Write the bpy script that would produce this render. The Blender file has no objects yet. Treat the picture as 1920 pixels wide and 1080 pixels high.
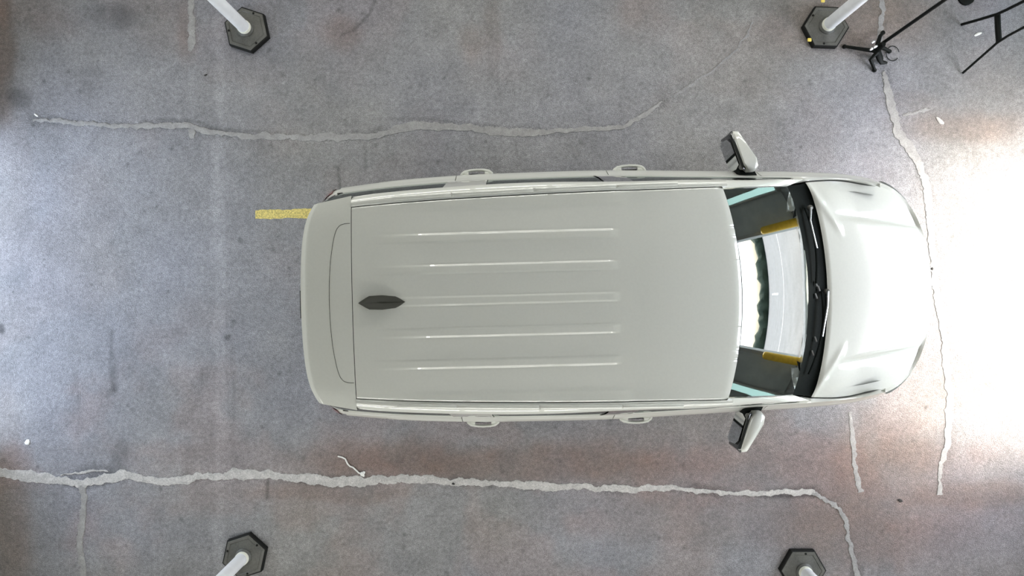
import bpy, math, random
import numpy as np
from mathutils import Vector, Matrix
random.seed(7); rng = np.random.default_rng(7)
SC = bpy.context.scene
COL = SC.collection
R = math.radians

# ------------------------------------------------------------------ camera
CAMH = 6.4; F = 1247.0
cd = bpy.data.cameras.new('camera'); cd.sensor_width = 36.0; cd.lens = F/1920*36
cam = bpy.data.objects.new('camera', cd); COL.objects.link(cam)
cam.location = (0, 0, CAMH); cam.rotation_euler = (0, 0, 0); cd.clip_end = 500
SC.camera = cam

# ------------------------------------------------------------------ world, sun, exposure
W = bpy.data.worlds.new('World'); SC.world = W; W.use_nodes = True
nt = W.node_tree; nt.nodes.clear()
wo = nt.nodes.new('ShaderNodeOutputWorld'); bg = nt.nodes.new('ShaderNodeBackground')
sky = nt.nodes.new('ShaderNodeTexSky'); sky.sky_type = 'NISHITA'; sky.sun_disc = False
sky.sun_elevation = R(60); sky.sun_rotation = R(90); sky.dust_density = 2.5; sky.air_density = 1.3
bg.inputs['Strength'].default_value = 1.65
hs = nt.nodes.new('ShaderNodeHueSaturation'); hs.inputs['Saturation'].default_value = .62
nt.links.new(sky.outputs[0], hs.inputs['Color']); nt.links.new(hs.outputs[0], bg.inputs[0]); nt.links.new(bg.outputs[0], wo.inputs[0])
sd = bpy.data.lights.new('sun', 'SUN'); sd.energy = 11.5; sd.angle = R(17); sd.color = (1, .93, .82)
sun = bpy.data.objects.new('sun', sd); COL.objects.link(sun)
v = Vector((-math.cos(R(56)), -math.cos(R(56))*math.sin(R(5)), -math.sin(R(56))))
sun.rotation_euler = v.to_track_quat('-Z', 'Y').to_euler(); sun.location = (14, -1, 14)
SC.view_settings.view_transform = 'Standard'; SC.view_settings.look = 'None'
SC.view_settings.gamma = 1; SC.view_settings.exposure = 0.0; SC.view_settings.use_curve_mapping = False
SC.cycles.use_denoising = True; SC.cycles.max_bounces = 8; SC.cycles.diffuse_bounces = 4
SC.cycles.sample_clamp_indirect = 8
TUBE_POWER = 7.6; LOW_FILL_POWER = 8.0

WALLX = 6.6; REARX = 5.06; OPEN_W = 1.5; OPEN_H = 4.7; REAR_W = 1.5; REAR_H = 2.2; SIDEY = 3.95; CEIL = 7.3
for sx in (1, -1):      # light portals that only guide sampling of the sky through the two drive-through openings
    pl = bpy.data.lights.new('portal', 'AREA'); pl.shape = 'RECTANGLE'; pl.size = 2*(OPEN_W if sx > 0 else REAR_W); pl.size_y = OPEN_H if sx > 0 else REAR_H
    pl.cycles.is_portal = True
    po = bpy.data.objects.new('portal', pl); COL.objects.link(po); po.location = (WALLX if sx > 0 else -REARX, 0, pl.size_y/2)
    po.rotation_euler = Vector((-sx, 0, 0)).to_track_quat('-Z', 'Z').to_euler()

# ------------------------------------------------------------------ materials
def mat(name, col, rough=.5, metal=0, coat=0, noise=None, bump=None, spec=None, emit=None, ior=None, vcol=None, coatr=.03):
    m = bpy.data.materials.new(name); m.use_nodes = True; t = m.node_tree; N = t.nodes; L = t.links
    b = N['Principled BSDF']; b.inputs['Base Color'].default_value = (*col, 1); b.inputs['Roughness'].default_value = rough
    b.inputs['Metallic'].default_value = metal; b.inputs['Coat Weight'].default_value = coat; b.inputs['Coat Roughness'].default_value = coatr; b.inputs['Coat IOR'].default_value = 2.0 if name == 'white_paint' else 1.5
    if spec is not None: b.inputs['Specular IOR Level'].default_value = spec
    if ior: b.inputs['IOR'].default_value = ior
    if emit: b.inputs['Emission Color'].default_value = (*emit[0], 1); b.inputs['Emission Strength'].default_value = emit[1]
    tc = N.new('ShaderNodeTexCoord')
    src = None
    if vcol:
        a = N.new('ShaderNodeVertexColor'); a.layer_name = vcol; src = a.outputs[0]
    for (sc, lo, hi, det) in (noise or []):
        n = N.new('ShaderNodeTexNoise'); n.inputs['Scale'].default_value = sc; n.inputs['Detail'].default_value = det
        L.new(tc.outputs['Object'], n.inputs['Vector'])
        r = N.new('ShaderNodeMapRange'); r.inputs['From Min'].default_value = .3; r.inputs['From Max'].default_value = .7
        r.inputs['To Min'].default_value = lo; r.inputs['To Max'].default_value = hi; L.new(n.outputs['Fac'], r.inputs['Value'])
        vm = N.new('ShaderNodeVectorMath'); vm.operation = 'SCALE'
        if src is None: vm.inputs[0].default_value = col
        else: L.new(src, vm.inputs[0])
        L.new(r.outputs[0], vm.inputs['Scale']); src = vm.outputs[0]
    if src is not None: L.new(src, b.inputs['Base Color'])
    if bump:
        h = None
        bp = N.new('ShaderNodeBump'); bp.inputs['Strength'].default_value = bump[1]; bp.inputs['Distance'].default_value = bump[2]
        n = N.new('ShaderNodeTexNoise'); n.inputs['Scale'].default_value = bump[0]; n.inputs['Detail'].default_value = 5
        L.new(tc.outputs['Object'], n.inputs['Vector']); L.new(n.outputs['Fac'], bp.inputs['Height']); L.new(bp.outputs[0], b.inputs['Normal'])
    return m

def glass(name, tint, ior):
    m = bpy.data.materials.new(name); m.use_nodes = True; t = m.node_tree; N = t.nodes; L = t.links; N.clear()
    o = N.new('ShaderNodeOutputMaterial'); mx = N.new('ShaderNodeMixShader'); g = N.new('ShaderNodeBsdfGlossy'); tr = N.new('ShaderNodeBsdfTransparent')
    f = N.new('ShaderNodeFresnel'); f.inputs['IOR'].default_value = ior; g.inputs['Roughness'].default_value = .012
    g.inputs['Color'].default_value = (.93, 1, .98, 1)
    tr.inputs['Color'].default_value = (*tint, 1)
    L.new(f.outputs[0], mx.inputs[0]); L.new(tr.outputs[0], mx.inputs[1]); L.new(g.outputs[0], mx.inputs[2]); L.new(mx.outputs[0], o.inputs[0])
    return m

M = dict(
 paint=mat('white_paint', (.675, .68, .625), .45, coat=1, noise=[(60, .985, 1.015, 2)]),
 chrome=mat('bright_trim', (.75, .75, .74), .18, 1),
 black=mat('black_trim', (.009, .011, .010), .6, noise=[(80, .8, 1.2, 3)], spec=.04),
 gloss=mat('black_gloss', (.006, .008, .007), .08, coat=1),
 fin=mat('dark_grey_plastic', (.028, .029, .022), .5, spec=.2),
 rimblack=mat('rim_shade_rubber', (.012, .012, .011), .7, spec=.15),  # rubber with the shade of the base sides in its colour; studs share it
 rubber=mat('black_rubber', (.082, .08, .07), .5, noise=[(9, .75, 1.3, 5), (90, .85, 1.15, 3)], bump=(60, .25, .01)),
 tyre=mat('tyre_rubber', (.02, .02, .02), .8),
 alloy=mat('alloy', (.55, .56, .57), .25, 1),
 mirror=mat('mirror_glass', (.82, .84, .84), .03, 1),
 glass=glass('windscreen_glass', (.30, .36, .34), 2.35),
 sglass=glass('privacy_glass', (.010, .012, .012), 1.13),
 dash=mat('dash_plastic', (.05, .056, .056), .6, noise=[(50, .8, 1.2, 3)]),
 seat=mat('seat_leather', (.03, .03, .03), .5),
 post=mat('white_plastic', (.9, .9, .92), .38, noise=[(14, .95, 1.03, 3)]),
 postend=mat('cream_plastic', (.86, .85, .74), .45),
 reflective=mat('orange_band', (.85, .3, .05), .4),
 yellow=mat('yellow_paint', (.88, .56, .04), .35, noise=[(8, .85, 1.1, 4)]),
 tag=mat('yellow_tag', (.8, .62, .12), .5),
 steel=mat('black_steel', (.006, .007, .006), .5, spec=.12),
 clamp=mat('bright_steel', (.5, .5, .5), .35, 1),
 wall=mat('painted_wall', (.50, .53, .52), .7, noise=[(3, .9, 1.08, 5)], bump=(20, .2, .01)),
 ceiling=mat('ceiling_panel', (.55, .55, .53), .8, noise=[(2, .95, 1.04, 4)]),
 beam=mat('roof_steel', (.4, .4, .38), .5),
 pave=mat('outside_concrete', (.28, .267, .263), .8, noise=[(1.2, .85, 1.1, 6), (30, .9, 1.1, 3)]),
 hedge=mat('foliage', (.045, .065, .04), .8, noise=[(5, .6, 1.5, 5)]),
 asphalt=mat('asphalt', (.2, .2, .2), .62, vcol='stain', noise=[(33, .82, 1.18, 6), (130, .55, 1.45, 5)], bump=(85, .7, .012), spec=.4),
 seal=mat('crack_filler', (.47, .45, .43), .7, noise=[(14, .82, 1.15, 6), (110, .74, 1.26, 4)], bump=(90, .4, .008)),
 sealf=mat('crack_filler_faded', (.312, .303, .295), .7, noise=[(14, .82, 1.15, 6), (120, .82, 1.18, 4)], bump=(90, .4, .008)),
 asph2=mat('crack_filler_worn', (.275, .268, .265), .7, noise=[(14, .88, 1.12, 6), (120, .7, 1.3, 4)], bump=(90, .4, .008)),
 line=mat('worn_yellow_line', (.68, .56, .18), .65, noise=[(70, .55, 1.3, 6), (200, .8, 1.2, 3)], bump=(90, .4, .006)),
 lineg=mat('white_line', (.8, .8, .78), .6),
 lamp=mat('tube_glow', (1, 1, .95), .4, emit=((1, 1, .9), 9)),
 lampt=mat('teal_glow', (.7, .9, .88), .4, emit=((.62, .95, .92), 3.2)),
 white=mat('white_scrap', (.85, .84, .8), .6),
 stone=mat('dark_pebble', (.03, .028, .026), .8),
 pale=mat('pale_chip', (.5, .48, .45), .8),
 redlens=mat('red_lens', (.35, .01, .01), .15, coat=1),
 clear=mat('lamp_lens', (.7, .72, .74), .08, coat=1),
)

# ------------------------------------------------------------------ mesh helpers
def link(name, verts, faces, m, parent=None, smooth=35, mats=None):
    me = bpy.data.meshes.new(name)
    me.from_pydata([tuple(map(float, p)) for p in verts], [], [tuple(f) for f in faces]); me.validate()
    me.materials.append(m)
    if smooth:
        me.polygons.foreach_set('use_smooth', [True]*len(me.polygons)); me.set_sharp_from_angle(angle=R(smooth))
    o = bpy.data.objects.new(name, me); COL.objects.link(o)
    if parent: o.parent = parent
    return o

class MB:
    def __init__(s): s.v = []; s.f = []
    def add(s, vs, fs):
        n = len(s.v); s.v += [tuple(p) for p in vs]; s.f += [tuple(i+n for i in f) for f in fs]; return s
    def grid(s, P, flip=False, closeu=False):
        P = np.asarray(P, float); a, b = P.shape[:2]; fs = []
        for i in range(a - (0 if closeu else 1)):
            for j in range(b-1):
                i2 = (i+1) % a
                q = (i*b+j, i2*b+j, i2*b+j+1, i*b+j+1); fs.append(q[::-1] if flip else q)
        return s.add(P.reshape(-1, 3), fs)
    def tube(s, path, r, n=8, sq=1.0, caps=True):
        path = [Vector(p) for p in path]; rs = r if isinstance(r, (list, tuple)) else [r]*len(path)
        rings = []; up = None
        for i, p in enumerate(path):
            t = (path[min(i+1, len(path)-1)] - path[max(i-1, 0)]).normalized()
            if up is None: up = Vector((0, 0, 1)) if abs(t.z) < .9 else Vector((1, 0, 0))
            a = t.cross(up).normalized(); b = a.cross(t).normalized(); up = b
            rings.append([p + a*math.cos(k*2*math.pi/n)*rs[i] + b*math.sin(k*2*math.pi/n)*rs[i]*sq for k in range(n)])
        m = len(rings); fs = [(i*n+k, i*n+(k+1) % n, (i+1)*n+(k+1) % n, (i+1)*n+k) for i in range(m-1) for k in range(n)]
        if caps: fs += [tuple(range(n))[::-1], tuple((m-1)*n+k for k in range(n))]
        return s.add([q for g in rings for q in g], fs)
    def box(s, c, d, bev=.0):
        x, y, z = [q/2 for q in d]; b = min(bev, x*.9, y*.9, z*.9)
        vs = []; fs = []
        if b <= 0:
            vs = [(c[0]+i*x, c[1]+j*y, c[2]+k*z) for k in (-1, 1) for j in (-1, 1) for i in (-1, 1)]
            fs = [(0, 2, 3, 1), (4, 5, 7, 6), (0, 1, 5, 4), (2, 6, 7, 3), (0, 4, 6, 2), (1, 3, 7, 5)]
            return s.add(vs, fs)
        oct_ = [(x-b, y), (x, y-b), (x, -y+b), (x-b, -y), (-x+b, -y), (-x, -y+b), (-x, y-b), (-x+b, y)]
        for zz, k in ((-z, 1), (-z+b, 0), (z-b, 0), (z, 1)):
            for (px, py) in oct_:
                fx = (x-b)/x if k else 1; fy = (y-b)/y if k else 1
                vs.append((c[0]+px*fx, c[1]+py*fy, c[2]+zz))
        for l in range(3): fs += [(l*8+(i+1) % 8, l*8+i, (l+1)*8+i, (l+1)*8+(i+1) % 8) for i in range(8)]
        fs += [tuple(range(8)), tuple(24+i for i in range(8))[::-1]]
        return s.add(vs, fs)
    def lathe(s, prof, c=(0, 0, 0), n=24, axis='z', rot=0):
        vs = []
        for (r, h) in prof:
            for k in range(n):
                a = k*2*math.pi/n+rot; p = (r*math.cos(a), r*math.sin(a), h)
                if axis == 'y': p = (p[0], p[2], p[1])
                if axis == 'x': p = (p[2], p[0], p[1])
                vs.append((c[0]+p[0], c[1]+p[1], c[2]+p[2]))
        m = len(prof); fs = [(i*n+k, i*n+(k+1) % n, (i+1)*n+(k+1) % n, (i+1)*n+k) for i in range(m-1) for k in range(n)]
        if prof[0][0] > 1e-6: fs.append(tuple(range(n))[::-1])
        if prof[-1][0] > 1e-6: fs.append(tuple((m-1)*n+k for k in range(n)))
        return s.add(vs, fs)
    def prism(s, poly, z0, z1, bev=.0):
        n = len(poly); cx = sum(p[0] for p in poly)/n; cy = sum(p[1] for p in poly)/n
        def sh(d): 
            return [(p[0]+(cx-p[0])*d/max(1e-6, math.hypot(cx-p[0], cy-p[1])), p[1]+(cy-p[1])*d/max(1e-6, math.hypot(cx-p[0], cy-p[1]))) for p in poly]
        lv = [(z0, 0), (z1, 0)] if bev <= 0 else [(z0, bev), (z0+bev*.6, bev*.25), (z0+bev*1.2, 0), (z1-bev*1.2, 0), (z1-bev*.6, bev*.25), (z1, bev)]
        vs = []
        for z, d in lv: vs += [(x, y, z) for x, y in sh(d)]
        fs = [(i*n+k, i*n+(k+1) % n, (i+1)*n+(k+1) % n, (i+1)*n+k) for i in range(len(lv)-1) for k in range(n)]
        fs += [tuple(range(n))[::-1], tuple((len(lv)-1)*n+k for k in range(n))]
        return s.add(vs, fs)
    def build(s, name, m, parent=None, smooth=35, **k): return link(name, s.v, s.f, m, parent, smooth)

def thing(name, label, cat, loc=(0, 0, 0), rz=0, group=None):
    o = bpy.data.objects.new(name, None); COL.objects.link(o); o.location = loc; o.rotation_euler = (0, 0, rz)
    o.empty_display_size = .2
    return tag(o, label, cat, group)
def tag(o, label, cat, group=None):
    o['label'] = label; o['category'] = cat
    if group: o['group'] = group
    return o
def struct(o): o['kind'] = 'structure'; return o
def G(px, py, z=0.0):          # ground point that the camera sees at this place of the photograph
    s = F/(CAMH-z); return ((px-960)/s, (540-py)/s)
def ip(x, tab):
    xs = [t[0] for t in tab]; ys = [t[1] for t in tab]; return float(np.interp(x, xs, ys))
def sm(x, tab):                # smooth interpolation (cosine-free monotone cubic through numpy gradient)
    xs = np.array([t[0] for t in tab], float); ys = np.array([t[1] for t in tab], float)
    x = min(max(x, xs[0]), xs[-1]); i = int(min(np.searchsorted(xs, x, 'right')-1, len(xs)-2))
    d = np.gradient(ys, xs); h = xs[i+1]-xs[i]; t = (x-xs[i])/h
    return float((2*t**3-3*t*t+1)*ys[i]+(t**3-2*t*t+t)*h*d[i]+(-2*t**3+3*t*t)*ys[i+1]+(t**3-t*t)*h*d[i+1])
def ss(a, b, x):
    t = np.clip((x-a)/(b-a), 0, 1); return t*t*(3-2*t)

# ------------------------------------------------------------------ floor with its stains
def vnoise(X, Y, s, seed):
    r = np.random.default_rng(seed); T = r.random((257, 257))
    x = X*s+50.3; y = Y*s+41.7; xi = np.floor(x).astype(int); yi = np.floor(y).astype(int); fx = x-xi; fy = y-yi
    fx = fx*fx*(3-2*fx); fy = fy*fy*(3-2*fy); a = lambda i, j: T[(xi+i) % 257, (yi+j) % 257]
    return (a(0, 0)*(1-fx)+a(1, 0)*fx)*(1-fy)+(a(0, 1)*(1-fx)+a(1, 1)*fx)*fy
def fbm(X, Y, s, seed, o=4):
    t = 0; w = 0
    for k in range(o): t = t+vnoise(X, Y, s*2**k, seed+k)/2**k; w += 1/2**k
    return t/w
CR_A = [(-40,880,15),(0,886,16),(50,893,17),(100,897,14),(150,909,13),(185,901,14),(230,889,18),(270,899,12),(320,903,13),(370,894,14),(412,894,12),(440,889,16),(500,890,14),(560,897,15),(620,902,16),(680,903,16),(720,899,15),(800,898,16),(850,904,14),(900,905,12),(960,909,12),(1040,914,12),(1100,912,11),(1180,918,12),(1260,915,10),(1340,922,8),(1400,927,7),(1480,924,9),(1530,920,8)]
CR_A2 = [(1520,924,5),(1548,938,6),(1572,954,8),(1586,975,10),(1590,1010,8),(1602,1045,9),(1610,1090,9)]
CR_A3 = [(112,892,2),(130,886,4),(160,884,3),(185,882,3),(205,884,2)]
CR_B = [(60,224,4),(120,228,8),(180,233,9),(240,236,12),(300,235,10),(350,235,10),(400,249,9),(450,255,10),(540,257,11),(620,258,10),(690,258,11),(730,247,14),(780,236,17),(830,236,15),(880,240,12),(930,246,14),(1000,248,13),(1030,247,9),(1100,242,7),(1160,240,7),(1200,222,8),(1245,192,5)]
CR_B2 = [(1262,183,4),(1330,138,4),(1385,90,3),(1412,40,2)]
CR_C = [(1658,132,7),(1665,170,10),(1674,210,14),(1685,248,17),(1705,278,16),(1725,312,15),(1738,350,14),(1744,420,14),(1752,520,13),(1770,640,12),(1782,740,12),(1776,830,11),(1764,880,10),(1762,930,9)]
CR_C0 = [(1648,-20,9),(1655,20,9),(1648,60,8),(1650,95,6)]
CR_D = [(358,-20,12),(360,20,13),(360,70,12),(358,98,8)]
CR_D2 = [(152,908,10),(158,935,11),(157,960,12),(150,1005,13),(152,1040,11),(158,1095,12)]
CR_D3 = [(358,240,8),(360,262,9)]
CR_E = [(1594,770,6),(1598,820,8),(1604,880,9),(1612,925,8)]
CR_F = [(1690,216,3),(1720,210,5),(1748,203,3)]
def seg_dist(PX, PY, pts):
    D = np.full(PX.shape, 1e9)
    for a, b in zip(pts[:-1], pts[1:]):
        ax, ay = a[:2]; dx, dy = b[0]-ax, b[1]-ay; t = np.clip(((PX-ax)*dx+(PY-ay)*dy)/(dx*dx+dy*dy), 0, 1)
        D = np.minimum(D, np.hypot(PX-ax-t*dx, PY-ay-t*dy))
    return D
def make_floor():
    xs = np.concatenate([[-REARX], np.arange(-5.15, 5.151, .015), [5.5, 6, WALLX]])
    ys = np.concatenate([[-SIDEY, -3.3], np.arange(-2.95, 2.951, .015), [3.3, SIDEY]])
    X, Y = np.meshgrid(xs, ys, indexing='ij'); PX = 960+X*F/CAMH; PY = 540-Y*F/CAMH
    Z = (fbm(X, Y, 9, 3, 3)-.5)*.003
    c = np.stack([np.full(X.shape, .244), np.full(X.shape, .239), np.full(X.shape, .244)], -1)
    n1 = fbm(X, Y, 1.1, 11)-.5; n2 = fbm(X, Y, 2.3, 31)-.5; n3 = fbm(X, Y, 6, 51)-.5
    c *= (1+.22*n1+.24*n2+.30*n3)[..., None]
    sp = rng.normal(0, 1, X.shape); sp = (sp+np.roll(sp, 1, 0)+np.roll(sp, 1, 1)+np.roll(sp, (1, 1), (0, 1)))/2; c *= (1+.05*sp+.16*(fbm(X, Y, 16, 201, 2)-.5))[..., None]
    hue = fbm(X, Y, .8, 71, 3)-.5
    c[..., 2] *= 1+.22*hue; c[..., 0] *= 1-.05*hue
    rs = fbm(X, Y, 1.5, 91, 4)
    red = .7*ss(.5, .68, rs)*(.3+.7*ss(560, 760, PY)+.3*ss(120, 40, PY))
    c[..., 0] *= 1+.10*red; c[..., 1] *= 1-.035*red; c[..., 2] *= 1-.08*red
    warp = 26*(fbm(X, Y, 3.2, 121)-.5); W2 = 26*(fbm(X, Y, 3.2, 141)-.5)
    def blob(cx, cy, rx, ry, k, tint=(1, 1, 1), soft=.55):
        d = np.hypot((PX+warp-cx)/rx, (PY+W2-cy)/ry); a = k*(1-ss(1-soft, 1+soft, d))*(.75+.5*(n3+.5))
        for i in range(3): c[..., i] *= 1-a*tint[i]
    br = (.45, .8, 1.0); dk = (1, 1, 1)
    for b in [(740,862,150,38,.34,br),(1000,872,300,36,.32,br),(1230,860,240,70,.24,br),(1290,965,240,50,.20,br),(1720,900,260,90,.22,br),(1640,1000,160,60,.2,br),(620,925,160,16,.2,br),(1350,760,90,40,.1,br),
              (1640,860,150,80,.20,br),(1570,1010,130,70,.22,br),(1830,930,140,26,.30,br),(1600,40,140,60,.26,br),(1700,190,60,18,.1,br),
              (1800,238,110,30,.28,br),(20,985,40,130,.28,br),(10,800,30,90,.1,br),(640,58,34,34,.25,br),(215,32,55,22,.28,dk),
              (228,35,14,30,.2,dk),(0,90,26,110,.38,br),(35,185,22,14,.35,dk),(345,55,20,60,.2,br),(300,60,50,40,.12,br),(229,856,16,38,.26,dk),(355,862,14,34,.14,dk),
              (213,700,7,36,.25,dk),(212,735,10,9,.3,dk),(380,706,12,16,.22,dk),(424,636,8,6,.5,dk),(3,612,7,10,.7,dk),(880,80,24,34,.16,br),(925,60,20,55,.14,br),
              (1200,20,60,34,.12,br),(1710,850,60,30,.15,br),(1600,880,40,60,.15,br),(280,840,200,14,.05,br),(75,30,60,40,.14,br),
              (1650,30,100,60,.10,br),(1790,115,18,50,.0,dk)]: blob(*b)
    # soft longitudinal and cross bands worn into the surface
    def band(x, w, k, a=0, b=1080):
        e = np.exp(-((PX-x+3*n3*6)/(w/2))**4)*ss(a-20, a+20, PY)*(1-ss(b-20, b+20, PY)); c[:] = c*(1+k*e*(.7+n2+.3))[..., None]
    band(412, 22, .17); band(437, 10, -.10, 600, 900); band(898, 26, .07); band(1386, 26, .09, 700); band(1895, 22, -.08, 160, 330)
    band(362, 14, .05, 100, 250); band(20, 14, -.14, 0, 190); band(1600,18,.08,760,930)
    # dark ragged lips beside the filled cracks, and thin open cracks
    jag = 3*(fbm(X, Y, 22, 161, 2)-.5)
    for cr, k in ((CR_A, .36), (CR_B, .2), (CR_C, .12), (CR_A2, .25), (CR_D2, .15), (CR_A3, .3)):
        D = seg_dist(PX, PY, cr)+jag*2; e = np.exp(-(D/11)**4)*ss(.42, .62, fbm(X, Y, 2.5, 181, 2)); c[:] = c*(1-k*e)[..., None]; Z -= .003*np.exp(-(D/9)**2)
    for cr, k in (([(502,900),(501,935)], .5), ([(634,315),(637,345),(636,380)], .4), ([(685,270),(685,320)], .25), ([(1665,180),(1662,205)], .3),
                  ([(210,620),(206,690),(213,730)], .3), ([(140,700),(150,760),(146,820)], .12), ([(704,0),(690,30),(665,55),(640,66)], .38), ([(500,905),(560,903),(640,912)], .2),
                  ([(1400,929),(1480,931),(1530,928),(1560,940),(1578,960)], .45), ([(730,222),(800,222),(880,232),(960,240)], .22), ([(300,222),(370,228),(410,243),(500,247)], .3), ([(1590,990),(1600,1040),(1596,1080)], .3)):
        D = seg_dist(PX, PY, [(a, b, 0) for a, b in cr])+np.abs(jag); c[:] = c*(1-k*np.exp(-(D/3.6)**2))[..., None]
    # scattered pits and light flecks
    for i in range(420):
        a, b = rng.uniform(-20, 1940), rng.uniform(-20, 1100); rr = rng.uniform(2, 4.2); k = rng.choice([-.45, -.3, .3])
        i0 = np.searchsorted(xs, (a-960)/194.84); j0 = np.searchsorted(ys, (540-b)/194.84)
        sl = (slice(max(i0-3, 0), i0+4), slice(max(j0-3, 0), j0+4))
        c[sl] *= (1+k*np.exp(-((PX[sl]-a)**2+(PY[sl]-b)**2)/rr**2))[..., None]
    c = np.clip(c, .015, .8); n, m = X.shape
    me = bpy.data.meshes.new('floor')
    idx = np.arange(n*m).reshape(n, m); q = np.stack([idx[:-1, :-1], idx[1:, :-1], idx[1:, 1:], idx[:-1, 1:]], -1).reshape(-1, 4)
    me.vertices.add(n*m); me.vertices.foreach_set('co', np.stack([X, Y, Z], -1).ravel())
    me.loops.add(q.size); me.loops.foreach_set('vertex_index', q.ravel().astype(np.int32))
    me.polygons.add(len(q)); me.polygons.foreach_set('loop_start', np.arange(0, q.size, 4, dtype=np.int32))
    me.update(calc_edges=True); me.validate()
    me.polygons.foreach_set('use_smooth', np.ones(len(q), bool))
    at = me.color_attributes.new('stain', 'FLOAT_COLOR', 'POINT')
    at.data.foreach_set('color', np.concatenate([c, np.ones(c.shape[:2]+(1,))], -1).ravel().astype(np.float32))
    me.materials.append(M['asphalt'])
    o = bpy.data.objects.new('floor', me); COL.objects.link(o); return struct(o)
floor = make_floor()
def ribbon(name, pts, m, z=.0045, jit=1.7, step=3.2):
    P = []
    for a, b in zip(pts[:-1], pts[1:]):
        n = max(1, int(math.hypot(b[0]-a[0], b[1]-a[1])/step))
        for i in range(n): t = i/n; P.append([a[k]+(b[k]-a[k])*t for k in range(3)])
    P.append(list(pts[-1])); P = np.array(P, float)
    k = np.ones(5)/5; Q = np.pad(P, ((2, 2), (0, 0)), mode='edge'); P = np.stack([np.convolve(Q[:, i], k, 'valid') for i in range(3)], 1)
    T = np.gradient(P[:, :2], axis=0); T /= np.linalg.norm(T, axis=1)[:, None]; Nn = np.stack([-T[:, 1], T[:, 0]], 1)
    n = len(P); js = np.convolve(rng.normal(0, 1, n+4), np.ones(5)/2.6, 'valid'); j1 = np.convolve(rng.normal(0, 1, n+2), np.ones(3)/2, 'valid'); j2 = np.convolve(rng.normal(0, 1, n+2), np.ones(3)/2, 'valid')
    C = P[:, :2]+Nn*(js*jit*.8)[:, None]; hw = np.maximum(P[:, 2]*.54, 1); lf = np.convolve(rng.normal(0, 1, n+14), np.ones(15)/5, 'valid'); hw = hw*(1+.16*lf[:n]); j1 = j1+rng.normal(0, .3, n); j2 = j2+rng.normal(0, .3, n)
    rows = []
    for off, zz in ((-1.0, -.004), (-.93, z*.8), (-.4, z), (.4, z), (.93, z*.8), (1.0, -.004)):
        jj = j1 if off < 0 else j2; E = C+Nn*(off*(hw+jj*jit*.75*abs(off)))[:, None]
        rows.append([(*G(e[0], e[1]), zz) for e in E])
    mb = MB().grid(rows, flip=False); return mb.build(name, m, floor, smooth=50)
for cr, m in ((CR_A, 'seal'), (CR_A2, 'sealf'), (CR_A3, 'seal'), (CR_B, 'sealf'), (CR_B2, 'asph2'), (CR_C, 'sealf'), (CR_C0, 'sealf'), (CR_D, 'sealf'), (CR_D2, 'sealf'), (CR_D3, 'sealf'), (CR_E, 'sealf'), (CR_F, 'sealf')):
    ribbon('crack_filler', cr, M[m])
yl = ribbon('painted_line', [(477,402,15),(500,402,16),(560,401,17),(640,400,17),(760,399,17)], M['line'], z=.003, jit=.5)
yl['label'] = 'worn yellow painted line behind the car'

# ------------------------------------------------------------------ the drive-through hall
def wall_x(name, sx):
    mb = MB(); t = .25; x = (WALLX+t/2) if sx > 0 else -(REARX+t/2); OW, OH = (OPEN_W, OPEN_H) if sx > 0 else (REAR_W, REAR_H); a = (SIDEY-OW)/2
    for s in (1, -1): mb.box((x, s*(OW+a), CEIL/2), (t, 2*a, CEIL))
    mb.box((x, 0, (OH+CEIL)/2), (t, 2*OW, CEIL-OH)); return struct(mb.build(name, M['wall'], smooth=0))
wall_x('wall_front', 1); wall_x('wall_rear', -1)
for s, n in ((1, 'wall_left'), (-1, 'wall_right')):
    struct(MB().box(((WALLX-REARX)/2, s*(SIDEY+.12), CEIL/2), (WALLX+REARX+.5, .24, CEIL)).build(n, M['wall'], smooth=0))
ce = struct(MB().box(((WALLX-REARX)/2, 0, CEIL+.1), (WALLX+REARX+.5, 2*SIDEY+.5, .2)).build('ceiling', M['ceiling'], smooth=0))
for x in (-4.6, -2.6, 4.9, 2.6):
    bm_ = MB(); bm_.box((x, 0, CEIL-.03), (.12, 2*SIDEY, .02)); bm_.box((x, 0, CEIL-.13), (.02, 2*SIDEY, .2)); bm_.box((x, 0, CEIL-.23), (.12, 2*SIDEY, .02))
    bm_.build('roof_beam', M['beam'], ce, smooth=0)
for sx, n in ((1, 'trim_front'), (-1, 'trim_rear')):
    mb = MB(); wx, OW, OH = (WALLX-.02, OPEN_W, OPEN_H) if sx > 0 else (-REARX+.02, REAR_W, REAR_H)
    for s in (1, -1): mb.box((wx, s*(OW+.05), OH/2), (.06, .1, OH))
    mb.box((wx, 0, OH+.05), (.06, 2*OW+.2, .1)); struct(mb.build(n, M['beam'], smooth=0))
# the forecourt outside both openings
og = struct(MB().box((0, 0, -.17), (160, 120, .3)).build('ground', M['pave'], smooth=0))
for a in (-14, 0, 14):
    MB().box((21, a*.5, -.015), (9, .14, .012)).build('painted_line', M['lineg'], og, smooth=0)
mb = MB(); mb.box((12.5, 0, -.015), (.15, 9, .012)); mb.build('painted_line', M['lineg'], og, smooth=0)
P = []
for i in range(121):
    y = -45+i*.75; h = 2.3+.35*math.sin(i*.9)+.3*math.sin(i*2.3+1)
    P.append([(36+.5*math.sin(i*1.7), y, -.02), (35.2+.6*math.sin(i*2.9), y, h*.5), (35.8, y, h*.9), (37, y, h), (38.4, y, h*.85), (39, y, -.02)])
hd = MB().grid(P, flip=True).build('tree_line', M['hedge'], og, smooth=60); hd['kind'] = 'stuff'

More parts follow.
